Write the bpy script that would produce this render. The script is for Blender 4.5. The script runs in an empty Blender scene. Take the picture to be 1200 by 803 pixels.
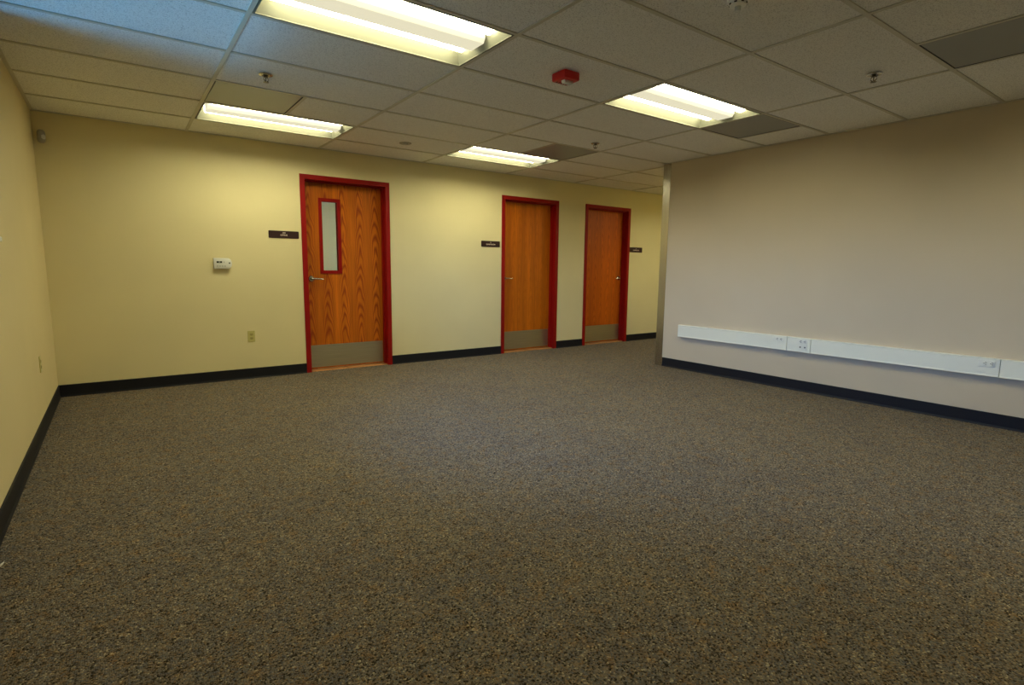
import bpy, bmesh, math, random
from mathutils import Vector, Matrix

random.seed(7)
SC = bpy.context.scene
COL = SC.collection
PI = math.pi

# ---------------------------------------------------------------- camera
FPX = 639.07
cam_d = bpy.data.cameras.new('camera')
cam = bpy.data.objects.new('camera', cam_d)
COL.objects.link(cam)
SC.camera = cam
cam_d.sensor_fit = 'HORIZONTAL'
cam_d.sensor_width = 36.0
cam_d.lens = FPX / 1200.0 * 36.0
cam_d.clip_start = 0.05
cam_d.clip_end = 100
YAW, PITCH, ROLL = 0.6255, -0.1345, 0.0109
fwd = Vector((math.sin(YAW) * math.cos(PITCH), math.cos(YAW) * math.cos(PITCH), math.sin(PITCH)))
rgt = Vector((math.cos(YAW), -math.sin(YAW), 0))
upv = rgt.cross(fwd)
r2 = rgt * math.cos(ROLL) + upv * math.sin(ROLL)
u2 = upv * math.cos(ROLL) - rgt * math.sin(ROLL)
M = Matrix((r2, u2, -fwd)).transposed().to_4x4()
M.translation = Vector((0.4812, -6.1318, 1.1651))
cam.matrix_world = M

# ---------------------------------------------------------------- light and exposure
LAMP_STRENGTH = 28.5
LAMP_COLOR = (1.0, 0.94, 0.60)
SKY_STRENGTH = 1.0
# radiance by elevation: ground glow boosted to throw blue on the ceiling, dark trees along the horizon, open sky
SKY_BANDS = [(-0.84, (9.0, 56.0, 118.0)), (-0.56, (0.9, 2.6, 4.6)), (-0.08, (0.25, 0.5, 0.6)),
             (0.03, (0.3, 0.6, 0.8)), (0.14, (3.6, 12.0, 34.0)), (1.0, (3.6, 12.0, 34.0))]
SC.view_settings.view_transform = 'Standard'
SC.view_settings.look = 'None'
SC.view_settings.gamma = 1.0
SC.view_settings.use_curve_mapping = False
SC.view_settings.exposure = 0.0
SC.cycles.use_denoising = True
SC.cycles.max_bounces = 10
SC.cycles.diffuse_bounces = 6
SC.cycles.caustics_reflective = False
SC.cycles.caustics_refractive = False

w = bpy.data.worlds.new('sky')
SC.world = w
w.use_nodes = True
_N, _L = w.node_tree.nodes, w.node_tree.links
_tc = _N.new('ShaderNodeTexCoord'); _sx = _N.new('ShaderNodeSeparateXYZ'); _mr = _N.new('ShaderNodeMapRange')
_cr = _N.new('ShaderNodeValToRGB')
_mr.inputs['From Min'].default_value = -1.0; _mr.inputs['From Max'].default_value = 1.0
_L.new(_tc.outputs['Generated'], _sx.inputs[0]); _L.new(_sx.outputs['Z'], _mr.inputs['Value'])
_L.new(_mr.outputs['Result'], _cr.inputs['Fac'])
while len(_cr.color_ramp.elements) < len(SKY_BANDS):
    _cr.color_ramp.elements.new(0.5)
for _e, (_z, _c) in zip(_cr.color_ramp.elements, SKY_BANDS):
    _e.position = (_z + 1) / 2
    _e.color = (*_c, 1)
_L.new(_cr.outputs[0], _N['Background'].inputs[0])
w.node_tree.nodes['Background'].inputs[1].default_value = SKY_STRENGTH

# ---------------------------------------------------------------- dimensions
T = 0.6096
H = 2.4116
XA, Y1 = 1.107, -0.5543          # ceiling grid origin
XR, YEND = 5.8695, -1.7467       # right wall plane and its free end
YB = -8.4                        # wall behind the camera
XE = 10.2                        # end of the corridor
BB = 0.107                       # baseboard height
def gx(n): return XA + 2 * T * n
def gy(k): return Y1 - (k - 1) * T

WIN = (-3.70, -2.22, 1.30, 2.37)   # window in the left wall, beside the camera: y0, y1, z0, z1
pl = bpy.data.lights.new('window_portal', 'AREA')
pl.shape = 'RECTANGLE'
pl.size = WIN[1] - WIN[0]
pl.size_y = WIN[3] - WIN[2]
pl.cycles.is_portal = True
plo = bpy.data.objects.new('window_portal', pl)
COL.objects.link(plo)
plo.location = (-0.06, (WIN[0] + WIN[1]) / 2, (WIN[2] + WIN[3]) / 2)
plo.rotation_euler = (PI / 2, 0, -PI / 2)

# ---------------------------------------------------------------- materials
def newmat(name):
    m = bpy.data.materials.new(name)
    m.use_nodes = True
    return m, m.node_tree.nodes, m.node_tree.links, m.node_tree.nodes['Principled BSDF']

def plain(name, col, rough=0.5, metal=0.0, bump=0.0, bscale=200, spec=0.5):
    m, N, L, P = newmat(name)
    P.inputs['Base Color'].default_value = (*col, 1)
    P.inputs['Roughness'].default_value = rough
    P.inputs['Metallic'].default_value = metal
    P.inputs['Specular IOR Level'].default_value = spec
    tc = N.new('ShaderNodeTexCoord')
    nz = N.new('ShaderNodeTexNoise')
    nz.inputs['Scale'].default_value = bscale
    L.new(tc.outputs['Object'], nz.inputs['Vector'])
    if bump:
        b = N.new('ShaderNodeBump')
        b.inputs['Strength'].default_value = bump
        b.inputs['Distance'].default_value = 0.001
        L.new(nz.outputs['Fac'], b.inputs['Height'])
        L.new(b.outputs['Normal'], P.inputs['Normal'])
    return m

def ramp(N, L, src, stops, interp='LINEAR'):
    r = N.new('ShaderNodeValToRGB')
    cr = r.color_ramp
    cr.interpolation = interp
    while len(cr.elements) < len(stops):
        cr.elements.new(0.5)
    for e, (p, c) in zip(cr.elements, stops):
        e.position = p
        e.color = (*c, 1) if len(c) == 3 else c
    L.new(src, r.inputs['Fac'])
    return r

def mapping(N, L, scale, kind='Object'):
    tc = N.new('ShaderNodeTexCoord')
    mp = N.new('ShaderNodeMapping')
    mp.inputs['Scale'].default_value = scale
    L.new(tc.outputs[kind], mp.inputs['Vector'])
    return mp.outputs['Vector']

def mixc(N, L, fac, a, b, mode='MIX'):
    mx = N.new('ShaderNodeMix')
    mx.data_type = 'RGBA'
    mx.blend_type = mode
    for s, v in ((mx.inputs[0], fac), (mx.inputs[6], a), (mx.inputs[7], b)):
        if hasattr(v, 'is_linked'):
            L.new(v, s)
        elif isinstance(v, tuple):
            s.default_value = (*v, 1)
        else:
            s.default_value = v
    return mx.outputs[2]

def wall_paint(name, col):
    m, N, L, P = newmat(name)
    v = mapping(N, L, (1, 1, 1))
    n1 = N.new('ShaderNodeTexNoise'); n1.inputs['Scale'].default_value = 90; n1.inputs['Detail'].default_value = 4
    L.new(v, n1.inputs['Vector'])
    n2 = N.new('ShaderNodeTexNoise'); n2.inputs['Scale'].default_value = 1.5
    L.new(v, n2.inputs['Vector'])
    r = ramp(N, L, n2.outputs['Fac'], [(0.3, tuple(c * 0.97 for c in col)), (0.7, tuple(min(1, c * 1.02) for c in col))])
    L.new(r.outputs[0], P.inputs['Base Color'])
    P.inputs['Roughness'].default_value = 0.62
    P.inputs['Specular IOR Level'].default_value = 0.3
    b = N.new('ShaderNodeBump'); b.inputs['Strength'].default_value = 0.12; b.inputs['Distance'].default_value = 0.002
    L.new(n1.outputs['Fac'], b.inputs['Height']); L.new(b.outputs['Normal'], P.inputs['Normal'])
    return m

def tile_mat():
    m, N, L, P = newmat('mineral_fibre_tile')
    v = mapping(N, L, (1, 1, 1))
    vo = N.new('ShaderNodeTexVoronoi'); vo.inputs['Scale'].default_value = 105
    L.new(v, vo.inputs['Vector'])
    n = N.new('ShaderNodeTexNoise'); n.inputs['Scale'].default_value = 150; n.inputs['Detail'].default_value = 3
    L.new(v, n.inputs['Vector'])
    r1 = ramp(N, L, vo.outputs['Distance'], [(0.10, (0.38, 0.38, 0.37)), (0.24, (0.86, 0.86, 0.84))])
    r2_ = ramp(N, L, n.outputs['Fac'], [(0.36, (0.72, 0.72, 0.72)), (0.46, (1, 1, 1))])
    c = mixc(N, L, 1.0, r1.outputs[0], r2_.outputs[0], 'MULTIPLY')
    L.new(c, P.inputs['Base Color'])
    P.inputs['Roughness'].default_value = 0.9
    P.inputs['Specular IOR Level'].default_value = 0.1
    b = N.new('ShaderNodeBump'); b.inputs['Strength'].default_value = 0.35; b.inputs['Distance'].default_value = 0.002
    L.new(r1.outputs[0], b.inputs['Height']); L.new(b.outputs['Normal'], P.inputs['Normal'])
    return m

def carpet_mat():
    m, N, L, P = newmat('loop_pile_carpet')
    v = mapping(N, L, (1, 1, 1))
    vo = N.new('ShaderNodeTexVoronoi'); vo.inputs['Scale'].default_value = 185
    L.new(v, vo.inputs['Vector'])
    sep = N.new('ShaderNodeSeparateColor'); L.new(vo.outputs['Color'], sep.inputs[0])
    loops = ramp(N, L, sep.outputs[0], [
        (0.0, (0.016, 0.013, 0.008)), (0.20, (0.085, 0.071, 0.054)), (0.42, (0.209, 0.175, 0.133)),
        (0.62, (0.131, 0.133, 0.144)), (0.78, (0.268, 0.227, 0.172)), (0.90, (0.202, 0.134, 0.071)),
        (1.0, (0.470, 0.421, 0.303))])
    n2 = N.new('ShaderNodeTexNoise'); n2.inputs['Scale'].default_value = 16; n2.inputs['Detail'].default_value = 3
    L.new(v, n2.inputs['Vector'])
    patch = ramp(N, L, n2.outputs['Fac'], [(0.30, (0.80, 0.84, 0.92)), (0.46, (1, 1, 1)), (0.56, (1.0, 0.97, 0.92)), (0.72, (1.18, 0.96, 0.70))])
    c = mixc(N, L, 1.0, loops.outputs[0], patch.outputs[0], 'MULTIPLY')
    n3 = N.new('ShaderNodeTexNoise'); n3.inputs['Scale'].default_value = 2.2; n3.inputs['Detail'].default_value = 2
    L.new(v, n3.inputs['Vector'])
    big = ramp(N, L, n3.outputs['Fac'], [(0.3, (0.93, 0.93, 0.95)), (0.7, (1.05, 1.04, 1.0))])
    c = mixc(N, L, 1.0, c, big.outputs[0], 'MULTIPLY')
    L.new(c, P.inputs['Base Color'])
    P.inputs['Roughness'].default_value = 0.95
    P.inputs['Specular IOR Level'].default_value = 0.15
    inv = N.new('ShaderNodeMath'); inv.operation = 'SUBTRACT'; inv.inputs[0].default_value = 1
    L.new(vo.outputs['Distance'], inv.inputs[1])
    b = N.new('ShaderNodeBump'); b.inputs['Strength'].default_value = 0.9; b.inputs['Distance'].default_value = 0.005
    L.new(inv.outputs[0], b.inputs['Height']); L.new(b.outputs['Normal'], P.inputs['Normal'])
    return m

def wood_mat(name, base, dark, figure, xs, off=0.0):
    """oak veneer: contour lines of a noise stretched along the grain give the cathedral figure"""
    m, N, L, P = newmat(name)
    def mth(op, a, b_=None):
        n = N.new('ShaderNodeMath'); n.operation = op
        for i, v in enumerate((a, b_)):
            if v is None: continue
            if hasattr(v, 'is_linked'): L.new(v, n.inputs[i])
            else: n.inputs[i].default_value = v
        return n.outputs[0]
    tc = N.new('ShaderNodeTexCoord')
    sp = N.new('ShaderNodeSeparateXYZ'); L.new(tc.outputs['Object'], sp.inputs[0])
    wob = N.new('ShaderNodeTexNoise'); wob.inputs['Scale'].default_value = 1.0; wob.inputs['Detail'].default_value = 2
    mp = N.new('ShaderNodeMapping'); mp.inputs['Scale'].default_value = (7, 1, 2.6); mp.inputs['Location'].default_value = (off, 0, off)
    L.new(tc.outputs['Object'], mp.inputs['Vector']); L.new(mp.outputs['Vector'], wob.inputs['Vector'])
    wsep = N.new('ShaderNodeSeparateColor'); L.new(wob.outputs['Color'], wsep.inputs[0])
    x = mth('ADD', mth('ADD', sp.outputs['X'], off), mth('MULTIPLY', mth('SUBTRACT', wsep.outputs[0], 0.5), 0.085))
    dx = mth('PINGPONG', x, xs)
    arch = mth('MULTIPLY', mth('MULTIPLY', dx, dx), 95.0)
    fz = mth('ADD', mth('ADD', sp.outputs['Z'], arch), mth('MULTIPLY', wsep.outputs[1], 0.36))
    pp = mth('PINGPONG', mth('MULTIPLY', fz, 6.5), 0.5)
    rg = ramp(N, L, pp, [(0.0, (1, 1, 1)), (0.16, (0.55, 0.55, 0.55)), (0.34, (0, 0, 0))])
    core = ramp(N, L, dx, [(0.0, (1, 1, 1)), (0.35 * xs, (0.9, 0.9, 0.9)), (0.95 * xs, (0.25, 0.25, 0.25))])
    rings = N.new('ShaderNodeMix'); rings.data_type = 'RGBA'; rings.blend_type = 'MULTIPLY'; rings.inputs[0].default_value = 1
    L.new(rg.outputs[0], rings.inputs[6]); L.new(core.outputs[0], rings.inputs[7])
    fine_v = mapping(N, L, (95, 1, 2.2))
    fn = N.new('ShaderNodeTexNoise'); fn.inputs['Scale'].default_value = 1.0; fn.inputs['Detail'].default_value = 4
    L.new(fine_v, fn.inputs['Vector'])
    fr = ramp(N, L, fn.outputs['Fac'], [(0.35, tuple(c * 0.80 for c in base)), (0.65, tuple(c * 1.12 for c in base))])
    bn_v = mapping(N, L, (9, 1, 0.25))
    bn = N.new('ShaderNodeTexNoise'); bn.inputs['Scale'].default_value = 1.0
    L.new(bn_v, bn.inputs['Vector'])
    br = ramp(N, L, bn.outputs['Fac'], [(0.35, (0.85, 0.82, 0.78)), (0.65, (1.1, 1.08, 1.05))])
    c = mixc(N, L, 1.0, fr.outputs[0], br.outputs[0], 'MULTIPLY')
    mf = N.new('ShaderNodeMath'); mf.operation = 'MULTIPLY'; mf.inputs[1].default_value = figure
    bw = N.new('ShaderNodeRGBToBW'); L.new(rings.outputs[2], bw.inputs[0]); L.new(bw.outputs[0], mf.inputs[0])
    c = mixc(N, L, mf.outputs[0], c, dark)
    L.new(c, P.inputs['Base Color'])
    P.inputs['Roughness'].default_value = 0.42
    P.inputs['Specular IOR Level'].default_value = 0.35
    return m

def brushed(name, col, rough, stretch=(300, 300, 2)):
    m, N, L, P = newmat(name)
    v = mapping(N, L, stretch)
    n = N.new('ShaderNodeTexNoise'); n.inputs['Scale'].default_value = 1; n.inputs['Detail'].default_value = 3
    L.new(v, n.inputs['Vector'])
    r = ramp(N, L, n.outputs['Fac'], [(0.3, tuple(c * 0.85 for c in col)), (0.7, tuple(min(1, c * 1.1) for c in col))])
    L.new(r.outputs[0], P.inputs['Base Color'])
    P.inputs['Metallic'].default_value = 1
    P.inputs['Roughness'].default_value = rough
    return m

def emit(name, col, strength):
    m, N, L, P = newmat(name)
    P.inputs['Base Color'].default_value = (0.10, 0.10, 0.09, 1)
    P.inputs['Specular IOR Level'].default_value = 0.1
    P.inputs['Emission Color'].default_value = (*col, 1)
    P.inputs['Emission Strength'].default_value = strength
    return m

def glass_mat(name, tint=(0.93, 0.97, 0.95)):
    m, N, L, P = newmat(name)
    N.remove(P)
    out = N['Material Output']
    tr = N.new('ShaderNodeBsdfTransparent'); tr.inputs[0].default_value = (*tint, 1)
    gl = N.new('ShaderNodeBsdfGlossy'); gl.inputs['Roughness'].default_value = 0.02
    fr = N.new('ShaderNodeFresnel'); fr.inputs[0].default_value = 1.45
    mx = N.new('ShaderNodeMixShader')
    L.new(fr.outputs[0], mx.inputs[0]); L.new(tr.outputs[0], mx.inputs[1]); L.new(gl.outputs[0], mx.inputs[2])
    L.new(mx.outputs[0], out.inputs[0])
    return m

MT = dict(
    wall=wall_paint('cream_wall_paint', (0.78, 0.69, 0.39)),
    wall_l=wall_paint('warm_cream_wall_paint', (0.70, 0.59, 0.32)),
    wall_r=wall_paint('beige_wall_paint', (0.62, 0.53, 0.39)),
    office=wall_paint('pale_office_paint', (0.80, 0.80, 0.72)),
    tile=tile_mat(),
    tbar=plain('painted_steel_tee', (0.56, 0.54, 0.46), 0.45),
    carpet=carpet_mat(),
    base=plain('black_vinyl', (0.010, 0.010, 0.013), 0.6, 0, 0.1, 60, 0.25),
    red=plain('red_enamel', (0.29, 0.004, 0.002), 0.5, 0, 0.05, 300, 0.25),
    oak1=wood_mat('oak_veneer_cathedral', (0.62, 0.165, 0.004), (0.24, 0.022, 0.002), 0.85, 0.095, 3.1),
    oak2=wood_mat('oak_veneer_straight', (0.58, 0.150, 0.004), (0.34, 0.06, 0.002), 0.25, 0.05, 9.4),
    oak3=wood_mat('oak_veneer_redder', (0.58, 0.122, 0.003), (0.28, 0.034, 0.002), 0.40, 0.07, 21.7),
    thresh=wood_mat('oak_threshold', (0.45, 0.21, 0.07), (0.2, 0.06, 0.02), 0.3, 0.1),
    kick=brushed('brushed_kick_plate', (0.56, 0.51, 0.37), 0.45, (3, 300, 300)),
    steel=brushed('brushed_stainless', (0.50, 0.47, 0.40), 0.26, (400, 400, 2)),
    chrome=plain('satin_chrome', (0.60, 0.58, 0.52), 0.22, 1.0),
    white=plain('white_enamel', (0.80, 0.80, 0.76), 0.4),
    det=plain('bright_white_plastic', (0.93, 0.93, 0.90), 0.35),
    reflector=plain('troffer_reflector_grey', (0.165, 0.165, 0.125), 0.6, spec=0.1),
    basket=emit('lit_basket_diffuser', (1.0, 0.93, 0.66), 0.78),
    lens=emit('lit_acrylic_lens', LAMP_COLOR, LAMP_STRENGTH),
    race=plain('raceway_enamel', (0.86, 0.87, 0.76), 0.4, 0, 0.04, 90),
    plate_w=plain('white_plastic', (0.84, 0.85, 0.76), 0.35),
    slot=plain('dark_slot', (0.02, 0.02, 0.018), 0.6),
    almond=plain('almond_plastic', (0.56, 0.50, 0.18), 0.35),
    almond_d=plain('almond_receptacle', (0.42, 0.37, 0.12), 0.35),
    sign=plain('dark_maroon_plastic', (0.028, 0.005, 0.004), 0.5),
    letter=plain('cream_lettering', (0.75, 0.62, 0.52), 0.6),
    panel=plain('grey_metal_panel', (0.25, 0.27, 0.29), 0.30),
    redplast=plain('red_plastic', (0.60, 0.010, 0.006), 0.35),
    clear=plain('clear_ribbed_lens', (0.75, 0.76, 0.72), 0.12, 0.0, 0.3, 200, 0.9),
    thermo=plain('thermostat_plastic', (0.72, 0.72, 0.66), 0.4),
    lcd=plain('lcd_dark', (0.03, 0.035, 0.02), 0.2),
    grey=plain('grey_plastic', (0.40, 0.38, 0.32), 0.5),
    button=plain('grey_buttons', (0.45, 0.45, 0.42), 0.5),
    brown=plain('brown_bracket', (0.10, 0.045, 0.02), 0.5),
    brass=plain('dark_bronze', (0.10, 0.08, 0.05), 0.3, 1.0),
    glass=glass_mat('clear_glass'),
    paper=plain('white_scrap', (0.85, 0.82, 0.72), 0.7),
)

# ---------------------------------------------------------------- mesh helpers
def box(bm, x0, x1, y0, y1, z0, z1, bev=0.0):
    r = bmesh.ops.create_cube(bm, size=1)
    vs = r['verts']
    bmesh.ops.scale(bm, vec=(abs(x1 - x0), abs(y1 - y0), abs(z1 - z0)), verts=vs)
    bmesh.ops.translate(bm, vec=((x0 + x1) / 2, (y0 + y1) / 2, (z0 + z1) / 2), verts=vs)
    if bev:
        es = list({e for v in vs for e in v.link_edges})
        bmesh.ops.bevel(bm, geom=es, offset=bev, segments=2, profile=0.5, affect='EDGES')

def lathe(bm, prof, n=32, axis='Z', loc=(0, 0, 0), flip=False):
    """prof = [(r, h)...] turned about an axis"""
    rings = []
    for r, h in prof:
        ring = []
        for i in range(n):
            a = 2 * PI * i / n
            if r < 1e-6:
                p = (0, 0, h)
            else:
                p = (r * math.cos(a), r * math.sin(a), h)
            if axis == 'Y':
                p = (p[0], p[2], p[1])
            elif axis == 'X':
                p = (p[2], p[0], p[1])
            ring.append(bm.verts.new((p[0] + loc[0], p[1] + loc[1], p[2] + loc[2])))
            if r < 1e-6:
                break
        rings.append(ring)
    for a, b in zip(rings, rings[1:]):
        for i in range(n):
            j = (i + 1) % n
            if len(a) == 1 and len(b) == 1:
                break
            if len(a) == 1:
                bm.faces.new((a[0], b[i], b[j]))
            elif len(b) == 1:
                bm.faces.new((a[i], a[j], b[0]))
            else:
                bm.faces.new((a[i], a[j], b[j], b[i]))

def prism(bm, poly, d0, d1, plane='XZ', bev=0):
    """extrude polygon: plane XZ -> along y, YZ -> along x, XY -> along z"""
    def P(a, b, d):
        return {'XZ': (a, d, b), 'YZ': (d, a, b), 'XY': (a, b, d)}[plane]
    A = [bm.verts.new(P(a, b, d0)) for a, b in poly]
    B = [bm.verts.new(P(a, b, d1)) for a, b in poly]
    n = len(poly)
    fs = [bm.faces.new(A), bm.faces.new(B[::-1])]
    for i in range(n):
        fs.append(bm.faces.new((A[i], B[i], B[(i + 1) % n], A[(i + 1) % n])))
    if bev:
        es = list({e for f in fs for e in f.edges})
        bmesh.ops.bevel(bm, geom=es, offset=bev, segments=2, profile=0.5, affect='EDGES')

def tube(bm, pts, rad, n=10):
    rings = []
    for i, p in enumerate(pts):
        p = Vector(p)
        a = Vector(pts[max(i - 1, 0)]); b = Vector(pts[min(i + 1, len(pts) - 1)])
        t = (b - a).normalized()
        s = t.cross(Vector((0, 0, 1)))
        if s.length < 1e-4:
            s = t.cross(Vector((1, 0, 0)))
        s.normalize(); u = s.cross(t)
        r = rad[i] if isinstance(rad, (list, tuple)) else rad
        rings.append([bm.verts.new(p + s * r * math.cos(2 * PI * k / n) + u * r * math.sin(2 * PI * k / n)) for k in range(n)])
    for a, b in zip(rings, rings[1:]):
        for k in range(n):
            bm.faces.new((a[k], a[(k + 1) % n], b[(k + 1) % n], b[k]))
    bm.faces.new(rings[0][::-1]); bm.faces.new(rings[-1])

def obj(name, bm, mat, parent=None, smooth=False):
    bmesh.ops.recalc_face_normals(bm, faces=bm.faces[:])
    me = bpy.data.meshes.new(name)
    bm.to_mesh(me); bm.free()
    me.materials.append(mat if not isinstance(mat, str) else MT[mat])
    if smooth:
        for p in me.polygons:
            p.use_smooth = True
        try:
            me.set_sharp_from_angle(angle=math.radians(38))
        except Exception:
            pass
    o = bpy.data.objects.new(name, me)
    COL.objects.link(o)
    if parent:
        o.parent = parent
    return o

def B(*boxes, bev=0.0):
    bm = bmesh.new()
    for b in boxes:
        box(bm, *b, bev=bev)
    return bm

def tag(o, label, cat, group=None, kind=None):
    o['label'] = label
    o['category'] = cat
    if group: o['group'] = group
    if kind: o['kind'] = kind
    return o

def thing(name, label, cat, loc=(0, 0, 0), rotz=0, group=None, kind=None):
    o = bpy.data.objects.new(name, None)
    o.empty_display_size = 0.1
    COL.objects.link(o)
    o.location = loc; o.rotation_euler = (0, 0, rotz)
    return tag(o, label, cat, group, kind)

def struct(name, bm, mat, label, cat):
    o = obj(name, bm, mat)
    return tag(o, label, cat, None, 'structure')

def dup(root, loc, label, group=None):
    r = root.copy(); COL.objects.link(r); r.location = loc
    r['label'] = label
    if group: r['group'] = group
    for ch in list(root.children):
        c = ch.copy(); COL.objects.link(c); c.parent = r
        for g in list(ch.children):
            d = g.copy(); COL.objects.link(d); d.parent = c
    return r

def text_mesh(name, body, size, mat, parent, loc, rot, depth=0.0006):
    cu = bpy.data.curves.new(name, 'FONT')
    cu.body = body; cu.size = size; cu.extrude = depth
    cu.align_x = 'CENTER'; cu.align_y = 'CENTER'
    cu.offset = size * 0.025
    to = bpy.data.objects.new(name + '_curve', cu)
    COL.objects.link(to)
    dg = bpy.context.evaluated_depsgraph_get()
    me = bpy.data.meshes.new_from_object(to.evaluated_get(dg))
    bpy.data.objects.remove(to)
    bpy.data.curves.remove(cu)
    me.materials.clear(); me.materials.append(MT[mat])
    o = bpy.data.objects.new(name, me)
    COL.objects.link(o)
    o.parent = parent; o.location = loc; o.rotation_euler = rot
    return o

# ================================================================ room shell
WT = 0.14
DOORS = [(2.118, 3.1225), (4.7182, 5.7116), (6.2388, 7.2186)]   # outer edges of the frames
DH = 2.1364
FF = 0.052                                                      # frame face width

struct('floor', B((-WT, XE + WT, YB - WT, 0.0, -0.08, 0), (1.0, 8.3, 0.0, 3.2, -0.08, 0)), 'carpet',
       'mottled brown grey loop pile carpet over the whole floor', 'carpet')

bm = bmesh.new()
xs = -WT
for a, b in DOORS:
    box(bm, xs, a + 0.02, 0, WT, 0, H + 0.3)
    box(bm, a + 0.02, b - 0.02, 0, WT, DH - 0.02, H + 0.3)
    xs = b - 0.02
box(bm, xs, XE + WT, 0, WT, 0, H + 0.3)
struct('wall_back', bm, 'wall', 'long cream wall with three wooden doors', 'wall')

y0, y1, z0, z1 = WIN
WL = 0.05
struct('wall_left', B((-WL, 0, y1, 0, 0, H + 0.3), (-WL, 0, YB, y0, 0, H + 0.3), (-WL, 0, y0, y1, 0, z0), (-WL, 0, y0, y1, z1, H + 0.3)),
       'wall_l', 'cream wall along the left edge', 'wall')
struct('wall_right', B((XR, XR + WT, YB, YEND, 0, H + 0.3)), 'wall_r',
       'beige wall on the right carrying the white raceway', 'wall')
struct('wall_front', B((-WT, XR + WT, YB - WT, YB, 0, H + 0.3)), 'wall', 'cream wall behind the camera', 'wall')
struct('wall_corridor', B((XR + WT, XE, YEND - 0.4 - WT, YEND - 0.4, 0, H + 0.3), (XE, XE + WT, YEND - 0.4 - WT, 0, 0, H + 0.3)), 'wall',
       'cream corridor wall beyond the end of the right wall', 'wall')

# the lit office behind the glass of the first door
struct('wall_office', B((1.0, 1.1, WT, 3.2, 0, 2.8), (4.2, 4.3, WT, 3.2, 0, 2.8), (4.3, 8.3, 1.6, 1.7, 0, 2.8), (8.2, 8.3, WT, 1.6, 0, 2.8), (1.0, 4.3, 3.1, 3.2, 0, 2.8)), 'office',
       'pale office wall seen through the narrow glass of the left door', 'wall')

# baseboards, with a coved toe
def baseboard(name, segs, label):
    bm = bmesh.new()
    for (kind, p, a, b) in segs:
        t = 0.007
        if kind == 'back':      # plane y = p, room on -y
            prism(bm, [(p, 0), (p - 0.013, 0), (p - 0.011, 0.006), (p - t, 0.016), (p - t, BB - 0.003), (p - t + 0.003, BB), (p, BB)], a, b, 'YZ')
        elif kind == 'left':
            prism(bm, [(p, 0), (p + 0.013, 0), (p + 0.011, 0.006), (p + t, 0.016), (p + t, BB - 0.003), (p + t - 0.003, BB), (p, BB)], a, b, 'XZ')
        else:
            prism(bm, [(p, 0), (p - 0.013, 0), (p - 0.011, 0.006), (p - t, 0.016), (p - t, BB - 0.003), (p - t + 0.003, BB), (p, BB)], a, b, 'XZ')
    return struct(name, bm, 'base', label, 'baseboard')
segs, xs = [], 0.0
for a, b in DOORS:
    segs.append(('back', 0.0, xs, a)); xs = b
segs.append(('back', 0.0, xs, XE))
baseboard('baseboard_back', segs, 'black vinyl baseboard between and beside the three doors')
baseboard('baseboard_left', [('left', 0.0, YB, -0.0)], 'black vinyl baseboard along the left wall')
baseboard('baseboard_right', [('right', XR, YB, YEND - 0.092)], 'black vinyl baseboard along the right wall')

# stainless trim wrapping the free end of the right wall
bm = bmesh.new()
prism(bm, [(XR - 0.004, YEND - 0.088), (XR - 0.004, YEND + 0.016), (XR + WT + 0.004, YEND + 0.016), (XR + WT + 0.004, YEND - 0.088),
           (XR + WT, YEND - 0.088), (XR + WT, YEND), (XR, YEND), (XR, YEND - 0.088)], 0.0, H, 'XY')
struct('trim_1', bm, 'steel', 'tall brushed steel trim on the free end of the right wall', 'wall trim')

# ---------------------------------------------------------------- ceiling
TROFF = [(0, 5), (0, 1), (2, 1), (2, 5), (5, 2), (2, 9)]       # column n, row k
tro_cells = set(TROFF)
PANELS = [(0, 2, 0), (3, 5, 0), (2, 2, 1), (2, 8, 1)]                    # column, row, half (0 left, 1 right)
pan = {(n, k): h for n, k, h in PANELS}
TZ = H + 0.006
bm = bmesh.new()
tees = bmesh.new()
tw = 0.012
def quad(bm, x0, x1, y0, y1, z):
    bm.faces.new([bm.verts.new(p) for p in ((x0, y0, z), (x0, y1, z), (x1, y1, z), (x1, y0, z))])
ncols = range(-1, 8)
rows = range(0, 15)
for n in ncols:
    xa, xb = max(0, gx(n)), min(XE, gx(n + 1))
    if xb <= xa: continue
    for k in rows:
        yb_, ya = min(0, gy(k)), max(YB, gy(k + 1))
        if ya >= yb_: continue
        if (n, k) in tro_cells: continue
        if (n, k) in pan:
            mid = gx(n) + T
            box(tees, mid - tw, mid + tw, ya, yb_, H, H + 0.007)
            if pan[(n, k)] == 0: quad(bm, mid, xb, ya, yb_, TZ)
            else: quad(bm, xa, mid, ya, yb_, TZ)
            continue
        quad(bm, xa, xb, ya, yb_, TZ)
# plenum deck above so the ceiling is closed
quad(bm, -WT, XE + WT, YB, 0, H + 0.28)
struct('ceiling', bm, 'tile', 'white speckled drop ceiling tiles over the room', 'ceiling')
for n in range(0, 8):
    if gx(n) < XE: box(tees, gx(n) - tw, gx(n) + tw, YB, 0, H, H + 0.008)
for k in range(1, 14):
    if gy(k) > YB: box(tees, 0, XE, gy(k) - tw, gy(k) + tw, H + 0.0002, H + 0.0075)
# wall angles
box(tees, 0, XE, -0.022, 0, H + 0.0004, H + 0.007)
box(tees, 0, 0.022, YB, 0, H + 0.0004, H + 0.007)
box(tees, XR - 0.022, XR, YB, YEND, H + 0.0004, H + 0.007)
struct('trim_2', tees, 'tbar', 'painted metal grid holding the ceiling tiles', 'ceiling grid')
struct('ceiling_office', B((1.0, 8.3, WT, 3.2, 2.72, 2.8)), 'tile', 'ceiling of the office behind the left door', 'ceiling')

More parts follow.
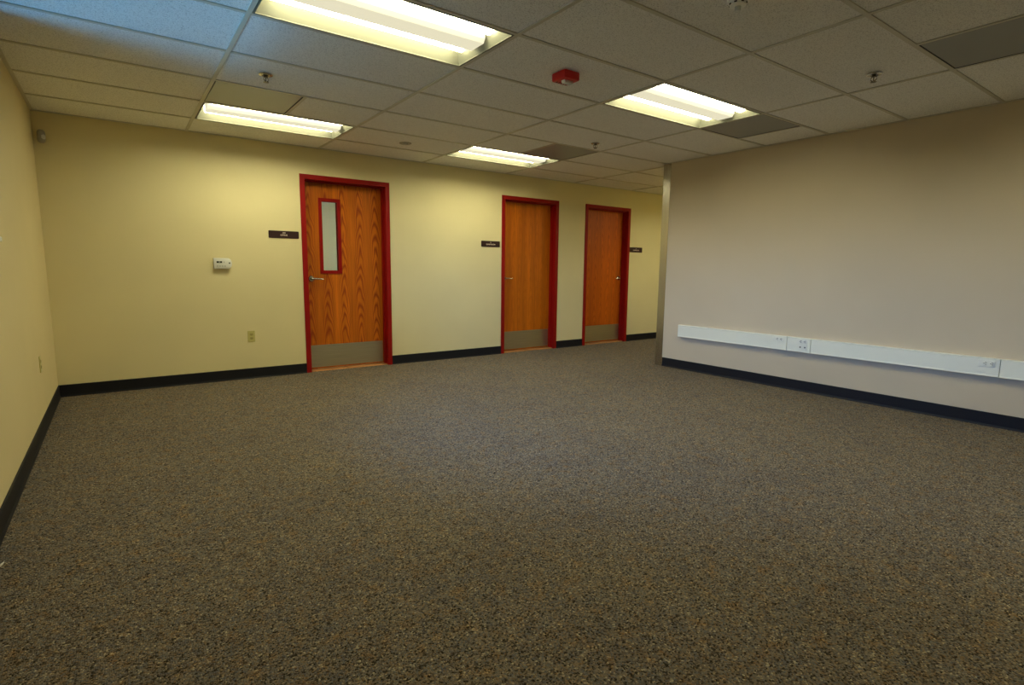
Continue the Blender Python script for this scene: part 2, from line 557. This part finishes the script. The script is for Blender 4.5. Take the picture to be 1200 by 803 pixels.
# ---------------------------------------------------------------- window beside the camera
wn = thing('window_1', 'white framed window in the left wall beside the camera', 'window', (0, 0, 0), kind='structure')
f = 0.04
ym = (y0 + y1) / 2
obj('window_frame', B((-0.05, -0.01, y0, y0 + f, z0, z1), (-0.05, -0.01, y1 - f, y1, z0, z1), (-0.05, -0.01, y0 + f, y1 - f, z0, z0 + f),
                      (-0.05, -0.01, y0 + f, y1 - f, z1 - f, z1), (-0.05, -0.01, ym - 0.025, ym + 0.025, z0 + f, z1 - f)), 'white', wn)
obj('pane', B((-0.033, -0.027, y0 + f, y1 - f, z0 + f, z1 - f)), 'glass', wn)
obj('window_sill', B((-0.05, 0.02, y0 - 0.02, y1 - 0.08, z0 - 0.025, z0), bev=0.004), 'white', wn)

# ================================================================ doors
SY = 0.105      # how far the slab face sits behind the wall face
def make_lever(parent, x, z, side):
    h = obj('door_handle', (lambda bm: (lathe(bm, [(0, 0.0), (0.033, 0.0), (0.033, -0.006), (0.027, -0.012), (0, -0.012)], 28, 'Y', (x, SY, z)), bm)[1])(bmesh.new()),
            'chrome', parent, True)
    bm = bmesh.new()
    tube(bm, [(x, SY - 0.008, z), (x, SY - 0.05, z)], 0.0105, 14)
    s = side
    tube(bm, [(x - 0.004 * s, SY - 0.05, z), (x + 0.015 * s, SY - 0.054, z + 0.001), (x + 0.05 * s, SY - 0.056, z), (x + 0.09 * s, SY - 0.054, z - 0.003), (x + 0.118 * s, SY - 0.048, z - 0.006)],
         [0.012, 0.0115, 0.010, 0.009, 0.007], 14)
    obj('lever', bm, 'chrome', h, True)
    return h

def make_door(i, a, b, mat, label, window, side):
    d = thing('door_%d' % i, label, 'door', (0, 0, 0), kind='structure')
    ia, ib, iz = a + FF, b - FF, DH - FF
    # hollow metal frame: face casing proud of the wall, jamb return, stop
    bm = bmesh.new()
    pr = 0.012
    for (x0, x1) in ((a, ia), (ib, b)):
        box(bm, x0, x1, -pr, 0.16, 0, DH if True else iz, bev=0.002)
    box(bm, ia - 0.001, ib + 0.001, -pr, 0.16, iz, DH, bev=0.002)
    st = 0.014
    box(bm, ia, ia + st, 0.05, SY - 0.002, 0.004, iz)
    box(bm, ib - st, ib, 0.05, SY - 0.002, 0.004, iz)
    box(bm, ia + st, ib - st, 0.05, SY - 0.002, iz - st, iz)
    obj('door_frame', bm, 'red', d)
    g = 0.003
    sx0, sx1, sz0, sz1 = ia + g, ib - g, 0.020, iz - g
    if window:
        wx0, wx1, wz0, wz1 = window
        m_ = 0.036
        boxes = [(sx0, wx0 + m_ - 0.008, SY, SY + 0.044, sz0, sz1), (wx1 - m_ + 0.008, sx1, SY, SY + 0.044, sz0, sz1),
                 (wx0 + m_ - 0.008, wx1 - m_ + 0.008, SY, SY + 0.044, sz0, wz0 + m_ - 0.008),
                 (wx0 + m_ - 0.008, wx1 - m_ + 0.008, SY, SY + 0.044, wz1 - m_ + 0.008, sz1)]
        obj('door_slab', B(*boxes), mat, d)
        bm = bmesh.new()
        for yy0, yy1 in ((SY - 0.009, SY + 0.012), (SY + 0.034, SY + 0.053)):
            box(bm, wx0, wx0 + m_, yy0, yy1, wz0, wz1)
            box(bm, wx1 - m_, wx1, yy0, yy1, wz0, wz1)
            box(bm, wx0 + m_, wx1 - m_, yy0, yy1, wz0, wz0 + m_)
            box(bm, wx0 + m_, wx1 - m_, yy0, yy1, wz1 - m_, wz1)
        obj('window_frame', bm, 'red', d)
        obj('pane', B((wx0 + 0.03, wx1 - 0.03, SY + 0.019, SY + 0.025, wz0 + 0.03, wz1 - 0.03)), 'glass', d)
    else:
        obj('door_slab', B((sx0, sx1, SY, SY + 0.044, sz0, sz1)), mat, d)
    kx0, kx1 = ia + 0.020, ib - 0.020
    bm = B((kx0, kx1, SY - 0.0018, SY, 0.032, 0.285))
    for sx in (kx0 + 0.02, (kx0 + kx1) / 2, kx1 - 0.02):
        for sz in (0.05, 0.267):
            lathe(bm, [(0, -0.0012), (0.003, -0.0008), (0.004, 0)], 8, 'Y', (sx, SY - 0.0018, sz))
    obj('kick_plate', bm, 'kick', d)
    bm = bmesh.new()
    prism(bm, [(0.02, 0.0), (0.035, 0.012), (0.14, 0.012), (0.15, 0.0)], ia, ib, 'YZ')
    obj('threshold', bm, 'thresh', d)
    hx = ia + 0.062 if side > 0 else ib - 0.062
    make_lever(d, hx, 1.032, side)
    # hinges leaves show as small knuckles on the far jamb
    return d

make_door(1, *DOORS[0], 'oak1', 'oak door with a narrow red framed glass panel, leftmost of the three doors', (2.335, 2.578, 1.088, 1.915), 1)
make_door(2, *DOORS[1], 'oak2', 'solid oak door in a red frame, middle of the three doors', None, 1)
make_door(3, *DOORS[2], 'oak3', 'solid oak door with its lever on the right, farthest from the glazed door', None, -1)

# ================================================================ ceiling lights
def make_troffer():
    t = thing('ceiling_light', '', 'ceiling light', (0, 0, 0), 0, 'recessed fluorescent ceiling lights')
    hx, hy = T - 0.014, T / 2 - 0.014
    obj('flange', B((-hx, hx, -hy, -hy + 0.010, 0.000, 0.006), (-hx, hx, hy - 0.010, hy, 0.000, 0.006),
                    (-hx, -hx + 0.010, -hy + 0.010, hy - 0.010, 0.000, 0.006), (hx - 0.010, hx, -hy + 0.010, hy - 0.010, 0.000, 0.006)), 'reflector', t)
    # reflector tray: sheet with a curved cross-section, closed at both ends
    ix, iy = hx - 0.008, hy - 0.008
    prof = [(-iy, 0.002)]
    for i in range(1, 9):
        a = i / 8
        prof.append((-iy + 0.075 * a, 0.002 + 0.088 * math.sin(a * PI / 2)))
    prof += [(-0.07, 0.092), (0.07, 0.092)]
    for i in range(8, 0, -1):
        a = i / 8
        prof.append((iy - 0.075 * a, 0.002 + 0.088 * math.sin(a * PI / 2)))
    prof.append((iy, 0.002))
    bm = bmesh.new()
    A = [bm.verts.new((-ix, y, z)) for y, z in prof]
    C_ = [bm.verts.new((ix, y, z)) for y, z in prof]
    for i in range(len(prof) - 1):
        bm.faces.new((A[i], A[i + 1], C_[i + 1], C_[i]))
    # sloped end plates
    for s in (-1, 1):
        e = [bm.verts.new((s * (ix - 0.05 * min(1, z / 0.09)), y, z)) for y, z in prof]
        ed = [bm.verts.new((s * ix, y, z)) for y, z in prof]
        for i in range(len(prof) - 1):
            bm.faces.new((e[i], e[i + 1], ed[i + 1], ed[i]))
        bm.faces.new([bm.verts.new(v.co) for v in e])
    obj('reflector', bm, 'reflector', t, True)
    # two glowing acrylic lenses
    for s in (-1, 1):
        bm = bmesh.new()
        n = 14
        cy_ = s * 0.152
        ring = [(cy_ + 0.054 * math.cos(a), 0.088 - 0.056 * math.sin(a)) for a in [PI * i / n for i in range(n + 1)]]
        prism(bm, ring, -ix + 0.055, ix - 0.055, 'YZ')
        obj('lens', bm, 'lens', t, True)
    # centre basket
    bm = bmesh.new()
    prism(bm, [(-0.090, 0.090), (-0.082, 0.035), (-0.066, 0.014), (0.066, 0.014), (0.082, 0.035), (0.090, 0.090)], -ix + 0.045, ix - 0.045, 'YZ')
    obj('centre_basket', bm, 'basket', t)
    return t
tr0 = make_troffer()
TL = {
    (0, 5): 'largest lit ceiling light, cut by the top edge of the photo',
    (0, 1): 'lit ceiling light nearest the left corner, touching a grey panel',
    (2, 1): 'small lit ceiling light above the wall between left and middle doors',
    (2, 5): 'lit ceiling light right of the red alarm strobe',
    (5, 2): 'ceiling light in the corridor behind the end of the right wall',
    (2, 9): 'ceiling light right of the camera, out of frame',
}
for i, (n, k) in enumerate(TROFF):
    loc = (gx(n) + T, gy(k) - T / 2, H)
    if i == 0:
        tr0.location = loc; tr0['label'] = TL[(n, k)]
    else:
        dup(tr0, loc, TL[(n, k)])
dup(tr0, (2.9, 1.7, 2.59), 'ceiling light inside the office behind the left door')

# ---------------------------------------------------------------- grey ceiling panels
def make_panel():
    t = thing('ceiling_panel', '', 'ceiling panel', (0, 0, 0), 0, 'smooth grey square panels in the ceiling')
    a = T / 2 - tw - 0.001
    obj('panel_face', B((-a + 0.006, a - 0.006, -a + 0.006, a - 0.006, 0.001, 0.009), bev=0.002), 'panel', t)
    obj('edge', B((-a, -a + 0.004, -a, a, 0, 0.012), (a - 0.004, a, -a, a, 0, 0.012), (-a + 0.004, a - 0.004, -a, -a + 0.004, 0, 0.012), (-a + 0.004, a - 0.004, a - 0.004, a, 0, 0.012)), 'slot', t)
    return t
p0 = make_panel()
PLB = ['grey square ceiling panel beside the light nearest the left corner',
       'grey square ceiling panel at the right end of the light beside the red strobe',
       'grey square ceiling panel beside the small light above the doors',
       'dark grey square ceiling panel by the right edge of the photo']
for i, (n, k, h) in enumerate(PANELS):
    loc = (gx(n) + T / 2 + (T if h else 0), gy(k) - T / 2, H + 0.001)
    if i == 0:
        p0.location = loc; p0['label'] = PLB[0]
    else:
        dup(p0, loc, PLB[i])

# ---------------------------------------------------------------- sprinklers
def make_sprinkler():
    t = thing('sprinkler_head', '', 'sprinkler', (0, 0, 0), 0, 'ceiling sprinkler heads')
    bm = bmesh.new()
    lathe(bm, [(0.016, 0.0), (0.041, -0.002), (0.044, -0.006), (0.040, -0.010), (0.028, -0.012), (0.022, -0.004), (0.016, 0.0)], 32)
    obj('escutcheon', bm, 'chrome', t, True)
    bm = bmesh.new()
    lathe(bm, [(0, 0.0), (0.020, 0.0), (0.020, -0.006), (0.012, -0.010), (0.012, -0.022), (0, -0.022)], 20)
    for s in (-1, 1):
        tube(bm, [(0.010 * s, 0, -0.018), (0.019 * s, 0, -0.026), (0.019 * s, 0, -0.038), (0.004 * s, 0, -0.050)], 0.0028, 8)
    lathe(bm, [(0, -0.022), (0.003, -0.024), (0.003, -0.046), (0, -0.046)], 10)
    obj('body', bm, 'brass', t, True)
    bm = bmesh.new()
    lathe(bm, [(0, -0.049), (0.006, -0.049), (0.006, -0.053), (0, -0.053)], 12)
    for k in range(12):
        a = 2 * PI * k / 12
        c, s = math.cos(a), math.sin(a)
        pts = [(0.004, -0.003), (0.016, -0.0042), (0.018, 0), (0.016, 0.0042), (0.004, 0.003)]
        prism(bm, [(x * c - y * s, x * s + y * c) for x, y in pts], -0.0535, -0.052, 'XY')
    obj('deflector', bm, 'brass', t)
    return t
s0 = make_sprinkler()
for i, (x, y, lab) in enumerate([(1.371, -2.10, 'sprinkler head in the ceiling left of the largest light'),
                                 (4.469, -4.50, 'sprinkler head in the ceiling near the right edge panel'),
                                 (4.451, -2.02, 'small sprinkler head near the ceiling panel above the middle door')]):
    if i == 0:
        s0.location = (x, y, TZ); s0['label'] = lab; s0.rotation_euler.z = 0.6
    else:
        o = dup(s0, (x, y, TZ), lab); o.rotation_euler.z = 0.3 + i

# ---------------------------------------------------------------- alarm strobe
t = thing('alarm_strobe', 'red fire alarm strobe hanging from the ceiling between the two big lights', 'fire alarm', (2.922, -3.312, TZ))
bm = bmesh.new()
box(bm, -0.064, 0.064, -0.064, 0.064, -0.052, 0.0, bev=0.008)
obj('housing', bm, 'redplast', t, True)
bm = bmesh.new()
prism(bm, [(-0.038, 0), (-0.030, -0.016), (0.030, -0.016), (0.038, 0)], -0.030, 0.006, 'XZ', bev=0.002)
for i in range(5):
    box(bm, -0.026 + i * 0.013 - 0.0015, -0.026 + i * 0.013 + 0.0015, -0.028, 0.004, -0.019, -0.015)
bmesh.ops.translate(bm, vec=(0.0, -0.004, -0.0515), verts=bm.verts[:])
obj('strobe_lens', bm, 'clear', t)
bm = bmesh.new()
for i in range(5):
    box(bm, -0.040 + i * 0.02 - 0.003, -0.040 + i * 0.02 + 0.003, 0.030, 0.050, -0.0545, -0.0515)
obj('sounder_grille', bm, 'slot', t)

# ---------------------------------------------------------------- smoke detectors
def detector(name, label, loc, rad, mat, ht):
    t = thing(name, label, 'smoke detector', loc)
    bm = bmesh.new()
    lathe(bm, [(0, 0), (rad, 0), (rad, -0.3 * ht), (rad * 0.94, -0.42 * ht), (0, -0.42 * ht)], 40)
    obj('base', bm, mat, t, True)
    bm = bmesh.new()
    lathe(bm, [(0, -0.40 * ht), (rad * 0.80, -0.40 * ht), (rad * 0.80, -0.55 * ht), (rad * 0.74, -0.9 * ht), (rad * 0.55, -ht), (0, -ht)], 40)
    obj('sensor_dome', bm, mat, t, True)
    bm = bmesh.new()
    for k in range(8):
        a = 2 * PI * k / 8 + 0.3
        c, s = math.cos(a), math.sin(a)
        w_, r0, r1 = rad * 0.12, rad * 0.70, rad * 0.815
        prism(bm, [(r0 * c - w_ * -s, r0 * s - w_ * c), (r1 * c - w_ * -s, r1 * s - w_ * c), (r1 * c + w_ * -s, r1 * s + w_ * c), (r0 * c + w_ * -s, r0 * s + w_ * c)],
              -0.78 * ht, -0.60 * ht, 'XY')
    obj('vent', bm, 'slot', t)
    return t
d = detector('smoke_detector', 'white round smoke detector at the top edge, right of centre', (2.913, -4.529, TZ), 0.050, 'det', 0.034)
bm = bmesh.new()
lathe(bm, [(0, -0.034), (0.014, -0.034), (0.013, -0.052), (0.008, -0.056), (0, -0.056)], 20)
obj('test_button', bm, 'clear', d, True)
t = thing('ceiling_speaker', 'small dull grey round fitting flush in the ceiling, right of the glazed door', 'ceiling fitting', (2.955, -0.82, TZ))
bm = bmesh.new()
lathe(bm, [(0, 0), (0.062, 0), (0.062, -0.004), (0.052, -0.009), (0.046, -0.006), (0, -0.006)], 36)
obj('rim', bm, 'grey', t, True)
bm = bmesh.new()
lathe(bm, [(0, -0.006), (0.030, -0.006), (0.026, -0.016), (0, -0.018)], 24)
obj('centre_cap', bm, 'button', t, True)

# ================================================================ things on the back wall
def sign(label, x0, x1, z0, z1, top, bottom, ts):
    t = thing('room_sign', label, 'sign', ((x0 + x1) / 2, 0, (z0 + z1) / 2), 0, 'dark room signs beside the doors')
    wx, wz = (x1 - x0) / 2, (z1 - z0) / 2
    bm = bmesh.new()
    pts = []
    r = 0.007
    for cx, cz, a0 in ((wx - r, wz - r, 0), (-wx + r, wz - r, 90), (-wx + r, -wz + r, 180), (wx - r, -wz + r, 270)):
        for k in range(5):
            a = math.radians(a0 + 22.5 * k)
            pts.append((cx + r * math.cos(a), cz + r * math.sin(a)))
    prism(bm, pts, -0.005, 0.0, 'XZ')
    obj('plate', bm, 'sign', t)
    text_mesh('lettering', top, ts, 'letter', t, (0, -0.0054, wz * 0.42), (PI / 2, 0, 0))
    text_mesh('lettering', bottom, ts, 'letter', t, (0, -0.0054, -wz * 0.18), (PI / 2, 0, 0))
sign('dark maroon sign reading OFFICE left of the glazed door', 1.788, 2.089, 1.457, 1.532, '109', 'OFFICE', 0.022)
sign('dark maroon sign left of the middle door', 4.394, 4.688, 1.449, 1.526, '2', 'EXAM ROOM', 0.024)
sign('dark maroon sign right of the farthest door', 7.228, 7.525, 1.450, 1.530, '3', 'EXAM ROOM', 0.024)

# thermostat: rounded-right body
t = thing('thermostat', 'white digital thermostat on the cream wall left of the glazed door', 'thermostat', (1.345, 0, 1.186))
def thermo_poly(s):
    pts = [(-0.080, -0.053), (0.045, -0.053)]
    for k in range(1, 9):
        a = -PI / 2 + PI * k / 9
        pts.append((0.045 + 0.037 * math.cos(a) , 0.053 * math.sin(a)))
    pts += [(0.045, 0.053), (-0.080, 0.053)]
    return [(x * s, z * s) for x, z in pts]
bm = bmesh.new(); prism(bm, thermo_poly(0.92), -0.012, 0.0, 'XZ')
obj('wall_plate', bm, 'grey', t)
bm = bmesh.new(); prism(bm, thermo_poly(1.0), -0.034, -0.010, 'XZ', bev=0.004)
obj('case', bm, 'thermo', t, True)
obj('display', B((-0.055, -0.005, -0.0352, -0.033, 0.004, 0.022)), 'lcd', t)
for i in range(4):
    obj('button', B((-0.055 + i * 0.022, -0.055 + i * 0.022 + 0.014, -0.0355, -0.033, -0.032, -0.020), bev=0.001), 'button', t)
obj('button', B((0.006, 0.016, -0.0355, -0.033, 0.006, 0.020), bev=0.001), 'button', t)
bm = bmesh.new(); lathe(bm, [(0, -0.004), (0.006, -0.004), (0.008, 0)], 16, 'Y', (0.060, -0.033, 0.004))
obj('dial', bm, 'lcd', t)
text_mesh('lettering', '72', 0.015, 'button', t, (-0.030, -0.0356, 0.013), (PI / 2, 0, 0), 0.0002)

def duplex(parent, mats, vertical=True, dz=0.0195):
    """two receptacle faces, in local XZ, facing -y, with slots as sub-parts"""
    for s in (-1, 1):
        cx, cz = (0, s * dz) if vertical else (s * dz, 0)
        bm = bmesh.new()
        pts = []
        for k in range(20):
            a = 2 * PI * k / 20
            x = 0.0165 * math.cos(a); z = max(-0.0125, min(0.0125, 0.0165 * math.sin(a)))
            pts.append((x + cx, z + cz) if vertical else (z + cx, x + cz))
        prism(bm, pts, -0.008, -0.004, 'XZ')
        rc = obj('receptacle', bm, mats[0], parent)
        if vertical:
            sl = B((cx - 0.0075, cx - 0.0050, -0.0084, -0.0075, cz - 0.001, cz + 0.007), (cx + 0.0050, cx + 0.0075, -0.0084, -0.0075, cz - 0.001, cz + 0.006),
                   (cx - 0.0022, cx + 0.0022, -0.0084, -0.0075, cz - 0.0085, cz - 0.0045))
        else:
            sl = B((cx - 0.002, cx + 0.009, -0.0086, -0.0075, cz + 0.0046, cz + 0.0092), (cx - 0.002, cx + 0.008, -0.0086, -0.0075, cz - 0.0092, cz - 0.0046),
                   (cx - 0.0100, cx - 0.0045, -0.0086, -0.0075, cz - 0.0032, cz + 0.0032))
        obj('slot', sl, mats[1], rc)

def wall_outlet(label, loc, rotz):
    t = thing('wall_outlet', label, 'electrical outlet', loc, rotz, 'almond wall outlets')
    obj('cover_plate', B((-0.035, 0.035, -0.006, 0, -0.0575, 0.0575), bev=0.0025), 'almond', t)
    duplex(t, ('almond_d', 'slot'))
    return t
wall_outlet('almond outlet low on the cream wall under the thermostat', (1.574, 0, 0.441), 0)
wall_outlet('almond outlet low on the left wall near the corner', (0, -1.115, 0.462), PI / 2)

# motion sensor high in the left corner
t = thing('motion_sensor', 'small beige motion sensor high in the left corner', 'motion sensor', (0.052, 0, 2.205), 0)
bm = bmesh.new(); tube(bm, [(-0.005, 0.0, 0.0), (-0.012, -0.03, 0.0), (-0.004, -0.05, 0.0)], 0.012, 12)
obj('bracket', bm, 'brown', t, True)
bm = bmesh.new()
lathe(bm, [(0, -0.054), (0.014, -0.052), (0.024, -0.042), (0.028, -0.025), (0.028, 0.025), (0.024, 0.042), (0.014, 0.052), (0, 0.054)], 24, 'Z', (0.006, -0.058, 0))
obj('sensor_head', bm, 'grey', t, True)
bm = bmesh.new()
lathe(bm, [(0, -0.022), (0.012, -0.02), (0.018, -0.010), (0.018, 0.010), (0.012, 0.02), (0, 0.022)], 20, 'Z', (0.016, -0.070, -0.006))
obj('sensor_lens', bm, 'thermo', t, True)

# ================================================================ raceway on the right wall
RZ0, RZ1, RD = 0.390, 0.530, 0.045
t = thing('surface_raceway', 'long white outlet raceway mounted low on the right wall', 'cable raceway', (XR, -2.083, RZ0))
t.rotation_euler = (0, 0, 0)
hgt = RZ1 - RZ0
def race_prof():
    return [(0, 0), (-RD + 0.004, 0), (-RD - 0.002, 0.001), (-RD - 0.002, 0.010), (-RD, 0.013), (-RD, hgt - 0.013), (-RD - 0.002, hgt - 0.010), (-RD - 0.002, hgt - 0.001), (-RD + 0.004, hgt), (0, hgt)]
cuts = [0.0, -3.382 + 2.083, -3.612 + 2.083, -5.002 + 2.083, -6.6 + 2.083]
for a, b in zip(cuts, cuts[1:]):
    bm = bmesh.new()
    prism(bm, race_prof(), a - 0.0025 if a else -0.008, b + 0.0025, 'XZ')
    obj('cover', bm, 'race', t)
bm = bmesh.new(); prism(bm, [(x * 1.03, z) for x, z in race_prof()], -0.008, 0.0, 'XZ', bev=0.001)
obj('end_cap', bm, 'plate_w', t)
def race_outlet(yc, zc, jack=False):
    p = obj('outlet_plate', B((-0.062 if not jack else -0.040, 0.040, -0.0045, 0.001, -0.024, 0.024), bev=0.001), 'plate_w', t)
    p.rotation_euler = (0, 0, -PI / 2)
    p.location = (-RD, yc, zc)
    if jack:
        for s in (-1, 1):
            obj('data_jack', B((s * 0.022 - 0.007, s * 0.022 + 0.007, -0.0055, -0.004, -0.005, 0.006)), 'slot', p)
    else:
        duplex(p, ('plate_w', 'slot'), vertical=False)
    return p
race_outlet(-3.307 + 2.083, 0.497 - RZ0)
race_outlet(-3.540 + 2.083, 0.496 - RZ0)
race_outlet(-3.540 + 2.083, 0.440 - RZ0, True)
race_outlet(-4.936 + 2.083, 0.489 - RZ0)

obj('back_channel', B((-0.030, 0, cuts[-1] + 0.01, -0.01, 0.004, hgt - 0.004)), 'slot', t)

# ---------------------------------------------------------------- scrap on the carpet
bm = bmesh.new()
tube(bm, [(0, 0, 0.004), (0.006, 0.003, 0.007), (0.012, 0.008, 0.010), (0.019, 0.018, 0.014)], [0.0035, 0.0045, 0.004, 0.002], 8)
o = obj('wire_scrap', bm, 'paper', None, True)
o.location = (0.030, -3.392, 0)
tag(o, 'tiny white curled scrap on the carpet at the left edge', 'scrap')
